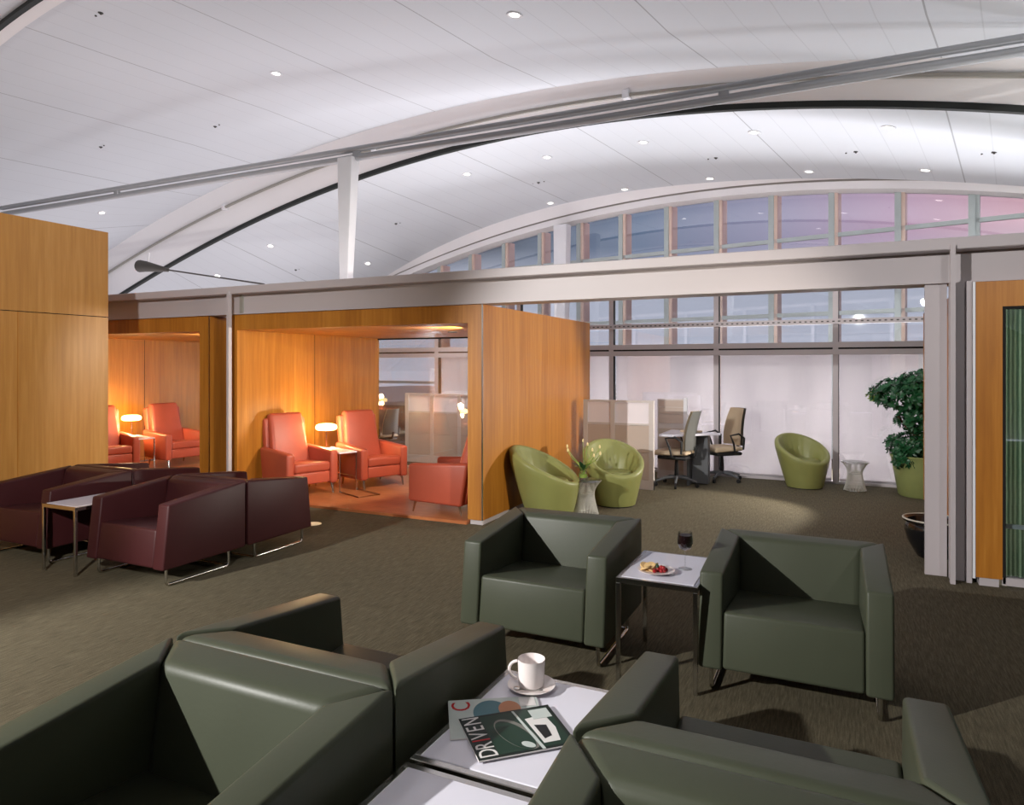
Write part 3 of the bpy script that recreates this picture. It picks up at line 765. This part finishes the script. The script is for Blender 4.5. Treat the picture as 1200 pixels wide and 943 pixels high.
# ------------------------------------------------------------ lime tub chairs
def tub():
    t = thing('tub_chair', cat='tub chair')
    seg = 56
    def ztop(a): return .585+.185*math.sin(a)      # back at +y
    def rout(z): return .245+.155*min(1, z/.60)**.9
    mb = MB(); rings = []
    rim = .078
    def ring(f): rings.append([mb.bm.verts.new(f(2*PI*k/seg)) for k in range(seg)])
    for j in range(9):
        tt = j/8
        def f(a, tt=tt):
            z = .015+(ztop(a)-rim*.5-.015)*tt; r = rout(z); return (r*math.cos(a), r*math.sin(a)+.06*z, z)
        ring(f)
    for j in range(1, 8):
        th = PI*j/8
        def f(a, th=th):
            zc = ztop(a)-rim*.5; rc_ = rout(zc)-rim*.5
            r = rc_+rim*.5*math.cos(th); return (r*math.cos(a), r*math.sin(a)+.06*zc, zc+rim*.5*math.sin(th))
        ring(f)
    for j in range(0, 9):
        tt = j/8
        def f(a, tt=tt):
            z0 = ztop(a)-rim*.5; z = z0+(.36-z0)*tt
            r = (rout(z0)-rim)*(1-tt)+(.225)*tt-.02*math.sin(PI*tt)
            # pleats on the inner back
            pl_ = .011*math.sin(a*34)*max(0, math.sin(a))*math.sin(PI*min(1, tt*1.1))
            r -= pl_
            return (r*math.cos(a), r*math.sin(a)+.06*z, z)
        ring(f)
    for A, B in zip(rings, rings[1:]):
        for k in range(seg): mb.bm.faces.new((A[k], A[(k+1) % seg], B[(k+1) % seg], B[k]))
    mb.bm.faces.new(rings[0][::-1]); mb.bm.faces.new(rings[-1])
    bmesh.ops.recalc_face_normals(mb.bm, faces=mb.bm.faces[:])
    mb.build('shell', M['lime'], t, sharp=60)
    MB().lathe([(0, 0), (.19, 0), (.218, .015), (.222, .04), (.20, .065), (0, .075)], 48, (0, .02, .345)).build('seat_cushion', M['lime'], t)
    MB().lathe([(0, 0), (.235, 0), (.235, .02), (0, .02)], 40).build('base_ring', M['blackp'], t)
    return t
tb = tub()
G = 'lime leather tub chairs'
def face(a): return a+PI/2   # local -Y is the front
place(tb, (-2.80, 6.92, 0), face(R(4)), 'lime green tub chair in side view against the alcove timber wall', G, (1, 1, .96))
place(tb, (-2.33, 7.78, 0), face(R(-52)), 'lime green tub chair facing out, between the flowers and the workstation', G, (.92, .92, .95))
place(tb, (-.38, 9.98, 0), face(R(-52)), 'lime green tub chair standing alone before the window blinds', G, (.9, .9, .9))

# ------------------------------------------------------------ hourglass stools
def stool():
    t = thing('wire_side_table', cat='wire table')
    prof = [(.135, 0), (.118, .06), (.102, .12), (.090, .18), (.086, .22), (.092, .26), (.110, .30), (.138, .34), (.165, .368)]
    mb = MB(); n = 56
    for k in range(n):
        a = 2*PI*k/n
        mb.tube([(r*math.cos(a), r*math.sin(a), z+.003) for r, z in prof], .0026, 5)
    mb.build('wire_cage', M['wire'], t)
    MB().lathe([(0, .368), (.163, .368), (.168, .372), (.163, .376), (0, .376)], 48).build('glass_top', M['smoke'], t)
    for nm, r, z, q in (('rim_ring', .168, .370, .004), ('foot_ring', .136, .006, .005), ('waist_ring', .084, .225, .004)):
        MB().tube([(r*math.cos(a), r*math.sin(a), z) for a in [2*PI*i/40 for i in range(40)]], q, 8, closed=True).build(nm, M['chrome'], t)
    return t
sto = stool()
G = 'hourglass wire side tables'
place(sto, (-2.46, 7.13, 0), 0, 'steel wire hourglass side table carrying the vase of flowers', G)
place(sto, (.22, 9.98, 0), 0, 'steel wire hourglass side table standing alone near the potted tree', G)

# flowers in a glass vase
fl = thing('flower_vase', (-2.50, 7.14, .377), 0, 'small glass vase of pale tulip buds with green leaves on the hourglass stool', 'flowers')
MB().lathe([(0, .0), (.04, 0), (.05, .02), (.052, .06), (.035, .10), (.045, .125), (.042, .125), (.032, .10), (.048, .06), (.046, .02), (0, .006)], 28).build('vase', M['clearglass'], fl)
MB().lathe([(0, .007), (.045, .02), (.047, .055), (0, .06)], 24).build('moss_filling', M['leaf2'], fl)
for i, (dx, dy, h) in enumerate([(-.20, .04, .33), (-.16, -.05, .30), (-.02, .05, .40), (.05, 0, .37), (.17, .06, .34), (.20, -.02, .28), (.15, -.08, .26), (.08, .08, .30)]):
    MB().tube([(0, 0, .03), (dx*.25, dy*.3, .16), (dx*.7, dy*.8, h*.75), (dx, dy, h)], [.004, .004, .0035, .003], 7).build('stem', M['leaf2'], fl)
    MB().lathe([(0, 0), (.008, .004), (.011, .018), (.008, .034), (0, .042)], 12, (dx, dy, h-.004)).build('bud', M['petal'], fl)
def blade(mb, base, d, L, w, droop):
    d = Vector(d).normalized(); side = d.cross(Vector((0, 0, 1)))
    side = side.normalized() if side.length > .05 else Vector((1, 0, 0))
    A = []; n = 7
    for i in range(n+1):
        t = i/n; c = Vector(base)+d*(L*t)+Vector((0, 0, -droop*t*t)); ww = w*math.sin(PI*min(.98, t*.9+.1))
        A.append((mb.bm.verts.new(c-side*ww), mb.bm.verts.new(c+Vector((0, 0, -ww*.3))), mb.bm.verts.new(c+side*ww)))
    for a, b in zip(A, A[1:]):
        mb.bm.faces.new((a[0], a[1], b[1], b[0])); mb.bm.faces.new((a[1], a[2], b[2], b[1]))
for i in range(11):
    a = i*2.4; mb = MB(); blade(mb, (0, 0, .09), (math.cos(a)*.7, math.sin(a)*.7, .9), .16+.05*(i % 3), .022, .08+.03*(i % 2)); mb.build('leaf', M['leaf2'] if i % 2 else M['leaf'], fl)

# ------------------------------------------------------------ potted topiary tree
pt = thing('potted_tree', (.98, 9.92, 0), 0, 'bushy green tree with cloud shaped foliage in a pale green tub beside the column', 'potted tree')
MB().lathe([(0, 0), (.26, 0), (.28, .02), (.345, .40), (.36, .47), (.375, .50), (.36, .51), (.335, .48), (.33, .44), (0, .44)], 48).build('planter', M['planter'], pt)
MB().lathe([(.0, .46), (.2, .458), (.332, .45)], 32).build('soil', M['soil'], pt)
MB().tube([(0, 0, .40), (.05, .0, .58), (-.08, .02, .75), (.03, .0, .95), (.0, .02, 1.15)], [.05, .042, .036, .03, .022], 12).build('trunk', M['bark'], pt)
MB().tube([(-.02, 0, .70), (-.14, -.02, .80), (-.28, 0, .98)], [.022, .018, .012], 8).build('branch', M['bark'], pt)
MB().tube([(.03, 0, .60), (-.1, -.05, .58), (-.2, -.1, .52)], [.02, .016, .01], 8).build('branch', M['bark'], pt)
def foliage(parent, blobs, mat, n, L=.055, seed=1, name='foliage', bright=None):
    rnd = random.Random(seed); mb = MB()
    for (c, r, k) in blobs:
        for i in range(k):
            # rosette positions on an ellipsoid shell
            v = Vector((rnd.gauss(0, 1), rnd.gauss(0, 1), rnd.gauss(0, 1))).normalized()
            rad = rnd.uniform(.72, 1.05)
            p = Vector((c[0]+v.x*r[0]*rad, c[1]+v.y*r[1]*rad, c[2]+v.z*r[2]*rad))
            ax = (v+Vector((0, 0, .5))).normalized(); u = ax.orthogonal().normalized(); w = ax.cross(u)
            for j in range(n):
                a = 2*PI*j/n+rnd.random(); d = (u*math.cos(a)+w*math.sin(a)+ax*.45).normalized()
                s = d.cross(ax).normalized()*L*.24; l = L*rnd.uniform(.8, 1.2)
                q = [p, p+d*l*.5+s, p+d*l, p+d*l*.5-s]
                vs = [mb.bm.verts.new(x) for x in q]; mb.bm.faces.new(vs)
    me = mb.build(name, mat, parent, sharp=0); return me
foliage(pt, [((-.18, 0, 1.26), (.40, .30, .20), 330), ((.05, 0, 1.40), (.34, .26, .17), 260), ((.25, 0, 1.2), (.25, .25, .2), 150)], M['leaf'], 7, .06, 1)
foliage(pt, [((-.09, -.02, .97), (.23, .22, .15), 190), ((.15, 0, .92), (.2, .2, .13), 90)], M['leaf'], 7, .055, 2)
foliage(pt, [((-.16, -.05, .62), (.26, .26, .16), 230), ((.1, 0, .66), (.25, .25, .14), 120), ((-.22, -.24, .46), (.14, .1, .10), 60)], M['leaf'], 7, .055, 3)
foliage(pt, [((-.56, .0, 1.24), (.06, .1, .06), 16)], M['leaf2'], 6, .05, 4, 'new_growth')

# black glazed pot with pebbles
bp_ = thing('black_pot', (.74, 6.78, 0), 0, 'black glazed ceramic pot with a pale rim beside the steel column', 'pot')
MB().lathe([(0, 0), (.115, 0), (.13, .02), (.19, .13), (.215, .22), (.21, .27), (.20, .285), (.225, .30), (.23, .315), (.215, .32), (.19, .305), (.185, .27), (.17, .22), (0, .22)], 48).build('vessel', M['blackglaze'], bp_)
MB().tube([(.222*math.cos(a), .222*math.sin(a), .318) for a in [2*PI*i/48 for i in range(48)]], .008, 8, closed=True).build('rim', M['pebble'], bp_)
rnd = random.Random(3); mb = MB()
for i in range(60):
    a, r = rnd.random()*2*PI, .15*math.sqrt(rnd.random()); q = rnd.uniform(.015, .028)
    mb.lathe([(0, -q*.7), (q*.8, -q*.4), (q, 0), (q*.75, q*.45), (0, q*.65)], 8, (r*math.cos(a), r*math.sin(a), .235+rnd.uniform(0, .03)))
mb.build('pebbles', M['pebble'], bp_)['kind'] = 'stuff'

# ------------------------------------------------------------ workstations
def partition(loc, bays, label, h=1.16):
    """bays: list of widths along local x"""
    t = thing('workstation_partition', loc, 0, label, 'partition')
    x = 0
    tot = sum(bays)
    MB().box(-.03, tot+.03, -.03, .03, h-.025, h).build('top_rail', M['panelframe'], t, sharp=0)
    MB().box(-.03, tot+.03, -.028, .028, .0, .12).build('kick_rail', M['panelframe'], t, sharp=0)
    for i in range(len(bays)+1):
        MB().box(x-.03, x+.03, -.03, .03, 0, h-.025).build('post', M['panelframe'], t, sharp=0)
        if i == len(bays): break
        w = bays[i]
        a, b = x+.03, x+w-.03
        MB().box(a, b, -.01, .01, .86, h-.03).build('frosted_pane', M['frost'], t, sharp=0)
        MB().box(a, b, -.024, .024, .835, .86).build('cross_rail', M['panelframe'], t, sharp=0)
        MB().box(a, b, -.022, .022, .48, .83).build('fabric_panel', M['panelfab'], t, sharp=0)
        MB().box(a, b, -.022, .022, .125, .475).build('fabric_panel', M['panelfab'], t, sharp=0)
        x += w
    return t
p1 = partition((-3.08, 8.92, 0), [.38, .52], 'beige office partition with frosted upper panes beside the far timber wall')
# return wing and back partition of the same workstation
t = thing('workstation_partition', (-2.34, 9.95, 0), 0, 'beige slatted back partition of the workstation by the window', 'partition')
MB().box(0, .41, -.025, .025, 0, 1.14).build('frame', M['panelframe'], t, sharp=0)
for i, (z0, z1) in enumerate([(.12, .42), (.43, .72), (.80, .92), (.93, 1.02), (1.03, 1.12)]):
    MB().box(.02, .37, -.035, -.024, z0, z1).build('slat_panel', M['panelfab'], t, sharp=0)
MB().box(.37, .42, -.03, .03, 0, 1.16).build('end_post', M['whitepaint'], t, sharp=0)
dk = thing('office_desk', (-2.13, 9.0, 0), 0, 'white topped office desk behind the partition with a grey panel end', 'desk')
MB().hexa([(0, .1, .68), (.18, .1, .68), (.72, .62, .68), (0, .9, .68), (0, .1, .71), (.18, .1, .71), (.72, .62, .71), (0, .9, .71)], .004, 1).build('desktop', M['laminate'], dk, sharp=0)
MB().box(.30, .33, .45, .85, .0, .68).build('end_panel', M['greyp'], dk, sharp=0)
MB().box(.35, .56, .56, .74, .02, .675).build('pedestal_drawers', M['greyp'], dk, sharp=0)
ky = tag(MB().box(-.14, .14, -.06, .06, 0, .02, .004, 2).build('desk_tray', M['tan']), 'small beige tray lying on the white office desk', 'tray'); ky.location = (-1.80, 9.60, .7105)
p2 = partition((-6.60, 9.86, 0), [.50, .52, .5], 'beige office partition with frosted panes seen through the alcove glass')

def office_chair():
    t = thing('office_chair', cat='office chair')
    MB().hexa([(-.23, -.25, .42), (.23, -.25, .42), (.22, .22, .44), (-.22, .22, .44), (-.22, -.24, .49), (.22, -.24, .49), (.21, .20, .49), (-.21, .20, .49)], .03, 5).build('seat', M['tan'], t)
    MB().box(-.20, .20, -.2, .2, .37, .42, .02, 3).build('seat_pan', M['blackp'], t)
    # curved backrest: front tan, rear dark
    def back(y, mat, name, th, w0):
        mb = MB(); rows = []
        for j in range(13):
            tt = j/12; z = .50+.52*tt; w = w0*(1-.10*abs(tt-.35)-.18*tt*tt); yy = y+.10*math.sin(tt*PI*.9)*-.35+.10*tt
            rows.append([mb.bm.verts.new((w*k/4, yy-.05*(k/4)**2, z)) for k in range(-4, 5)])
        for A, B in zip(rows, rows[1:]):
            for k in range(8): mb.bm.faces.new((A[k], A[k+1], B[k+1], B[k]))
        g = bmesh.ops.solidify(mb.bm, geom=mb.bm.faces[:], thickness=th)
        return mb.build(name, mat, t, sharp=50)
    back(.21, M['tan'], 'back_cushion', .03, .21)
    back(.245, M['darkmesh'], 'back_shell', .02, .22)
    MB().tube([(0, .10, .40), (0, .25, .42), (0, .28, .55)], .022, 10).build('back_bracket', M['blackp'], t)
    for s in (-1, 1):
        MB().tube([(s*.19, 0.05, .41), (s*.27, .03, .42), (s*.28, .0, .55), (s*.28, -.05, .66), (s*.28, .08, .68), (s*.28, .17, .62), (s*.27, .16, .46)], .014, 10).build('armrest', M['blackp'], t)
    MB().tube([(0, 0, .10), (0, 0, .25), (0, 0, .38)], [.03, .028, .018], 14).build('gas_lift', M['blackp'], t)
    st_ = MB()
    for k in range(5):
        a = k*2*PI/5+.3
        st_.tube([(0, 0, .12), (.15*math.cos(a), .15*math.sin(a), .11), (.28*math.cos(a), .28*math.sin(a), .07)], [.026, .02, .014], 8)
    sb = st_.build('star_base', M['greyp'], t)
    for k in range(5):
        a = k*2*PI/5+.3; x, y = .285*math.cos(a), .285*math.sin(a)
        MB().tube([(x-.014*math.sin(a), y+.014*math.cos(a), .028), (x+.014*math.sin(a), y-.014*math.cos(a), .028)], .028, 14).build('caster', M['blackp'], sb)
    return t
oc = office_chair()
G = 'tan office chairs at the workstations'
place(oc, (-1.95, 9.36, 0), R(-98), 'office chair with dark back shell turned to the viewer, nearest the partition', G)
place(oc, (-1.46, 10.06, 0), R(-48), 'office chair with tan back standing close to the window blinds', G)
place(oc, (-7.25, 10.08, 0), R(-100), 'office chair seen through the glass screen of the large alcove', G, (.85, .85, .85))

# floor outlets
fo = tag(MB().lathe([(0, .006), (.07, .006), (.085, .001), (.085, 0)], 28).build('floor_outlet', M['whiteplastic']), 'round white floor outlet cover on the carpet right of the maroon chairs', 'floor outlet')
fo.location = (-4.83, 5.50, .0005)

# ------------------------------------------------------------ light
w = bpy.data.worlds.new('world'); bpy.context.scene.world = w; w.use_nodes = True
nt = w.node_tree; bg = nt.nodes['Background']
tc = N(nt, 'ShaderNodeTexCoord'); sx = N(nt, 'ShaderNodeSeparateXYZ'); nt.links.new(tc.outputs['Generated'], sx.inputs[0])
mr = N(nt, 'ShaderNodeMapRange'); mr.inputs['From Min'].default_value = -.5; mr.inputs['From Max'].default_value = .2
nt.links.new(sx.outputs[0], mr.inputs['Value'])
col = ramp(nt, mr.outputs['Result'], [(.05, lin((78, 88, 102))), (.36, lin((104, 120, 146))), (.60, lin((150, 146, 172))), (.8, lin((186, 156, 180))), (1.0, lin((212, 166, 178)))])
mz = N(nt, 'ShaderNodeMapRange'); mz.inputs['From Min'].default_value = .10; mz.inputs['From Max'].default_value = .17
nt.links.new(sx.outputs[2], mz.inputs['Value'])
mxw = N(nt, 'ShaderNodeMix', data_type='RGBA'); nt.links.new(mz.outputs['Result'], mxw.inputs[0]); nt.links.new(col, mxw.inputs[7])
mxw.inputs[6].default_value = (*lin((206, 208, 226)), 1)
nt.links.new(mxw.outputs[2], bg.inputs['Color']); bg.inputs['Strength'].default_value = 1.0

def area(name, loc, target, size, energy, color=(1, 1, 1), sy=None, spread=None):
    l = bpy.data.lights.new(name, 'AREA'); l.energy = energy; l.color = color; l.size = size
    if sy: l.shape = 'RECTANGLE'; l.size_y = sy
    if spread: l.spread = spread
    o = bpy.data.objects.new(name, l); C.objects.link(o); o.location = loc
    o.rotation_euler = (Vector(target)-Vector(loc)).to_track_quat('-Z', 'Y').to_euler(); return o
def spot(name, loc, target, energy, angle, color=(1, 1, 1), soft=.08, blend=.3):
    l = bpy.data.lights.new(name, 'SPOT'); l.energy = energy; l.color = color; l.spot_size = R(angle); l.spot_blend = blend; l.shadow_soft_size = soft
    o = bpy.data.objects.new(name, l); C.objects.link(o); o.location = loc
    o.rotation_euler = (Vector(target)-Vector(loc)).to_track_quat('-Z', 'Y').to_euler(); return o
# timber-top uplights and added unseen fills wash the vault (all face straight up)
def up(name, x, y, z, sx_, sy_, e, c): area(name, (x, y, z), (x, y, z+1), sx_, e, c, sy_)
up('vault_fill_hall', -2, -2.0, 2.7, 12, 8, 24, (1, .985, 1))  # unseen fill over the camera, added to brighten the near vault
up('uplight_left', -10.2, 0, 3.15, 5.5, 9, 42, (1, .95, 1))
up('uplight_alcoves', -7.0, 7.7, 2.35, 7.0, 2.6, 62, (1, .95, 1))
up('vault_fill_far_left', -14.5, 10.5, 2.3, 8.0, 7.0, 120, (1, .94, .99))  # unseen fill added to lift the dark far left vault
up('vault_fill_beam', -3.5, 6.2, 2.60, 18, .3, 34, (1, .98, 1))  # strip fill added along the beam top to light the vault
up('vault_fill_window_head', -2.5, 10.5, 3.05, 12, .4, 36, (.97, .99, 1))  # strip fill added over the window head for the far vault
up('uplight_right', 3.1, 7.7, 2.35, 4.0, 3.0, 44, (.90, .99, 1.0))
up('vault_fill_corridor', -8.0, 12.0, 2.3, 7.0, 2.0, 38, (1, .95, .99))  # unseen fill added for the dark patch of vault past the windows
spot('fill_timber_wall', (-.6, -2.0, 3.6), (-7.8, 3.9, 2.0), 1900, 62, (1, .98, .94), .08, .8)  # fill spot added to brighten the left timber wall and beam
spot('fill_tables', (-.95, .1, 4.0), (-.85, 1.9, .5), 90, 26, (1, .98, .97), .12, .8)  # unseen overhead fill, added to brighten tabletops and mug
spot('fill_column', (2.4, -1.0, 3.4), (1.0, 6.1, 1.1), 200, 42, (1, .98, .96), .08, .8)  # small fill added to lift the column recess and right post
# area light added behind the blinds to make them luminous
area('blind_backlight', (-2.5, 12.0, .9), (-2.5, 10.5, .9), 10, 600, (.98, .96, 1), 1.4)
# hall and office spotlights inferred from shadows and lit walls, plus added fills
spot('spot_left', (-5.6, -2.8, 3.5), (-1.0, 3.0, .3), 2700, 60, (1, .98, .94), .05)
spot('spot_right', (2.2, 4.0, 2.1), (-5.2, 7.4, 1.0), 650, 52, (1, .92, .78), .06, .9)
spot('spot_office', (.88, 9.3, 1.25), (-3.0, 7.0, .6), 430, 70, (1, .93, .82), .06)
spot('fill_blinds', (-.5, 6.7, 3.2), (-1.2, 10.5, 1.1), 110, 110, (1, .97, .93), .12, .95)  # added fill that brightens the blinds and partition front
spot('fill_glazed_room', (2.4, 8.2, 1.9), (1.6, 6.2, 1.0), 300, 120, (1, 1, .92), .12)  # unseen fill added inside so the ribbed screen shows lighter
spot('fill_workstation', (-4.9, 9.25, 2.5), (-5.9, 9.95, .8), 110, 130, (1, .97, .93), .1)  # unseen fill added for the partition behind the alcove glass
spot('alcove_spot', (-3.75, 6.75, 1.98), (-6.6, 7.35, 1.25), 190, 100, (1, .90, .74), .04)
spot('alcove_spot', (-7.55, 6.75, 1.98), (-10.4, 7.5, 1.25), 150, 100, (1, .90, .74), .04)

sc_ = bpy.context.scene
sc_.view_settings.view_transform = 'Standard'; sc_.view_settings.look = 'None'
sc_.view_settings.gamma = 1; sc_.view_settings.use_curve_mapping = False; sc_.view_settings.exposure = .2
for o in C.objects:
    if '_used' in o: del o['_used']
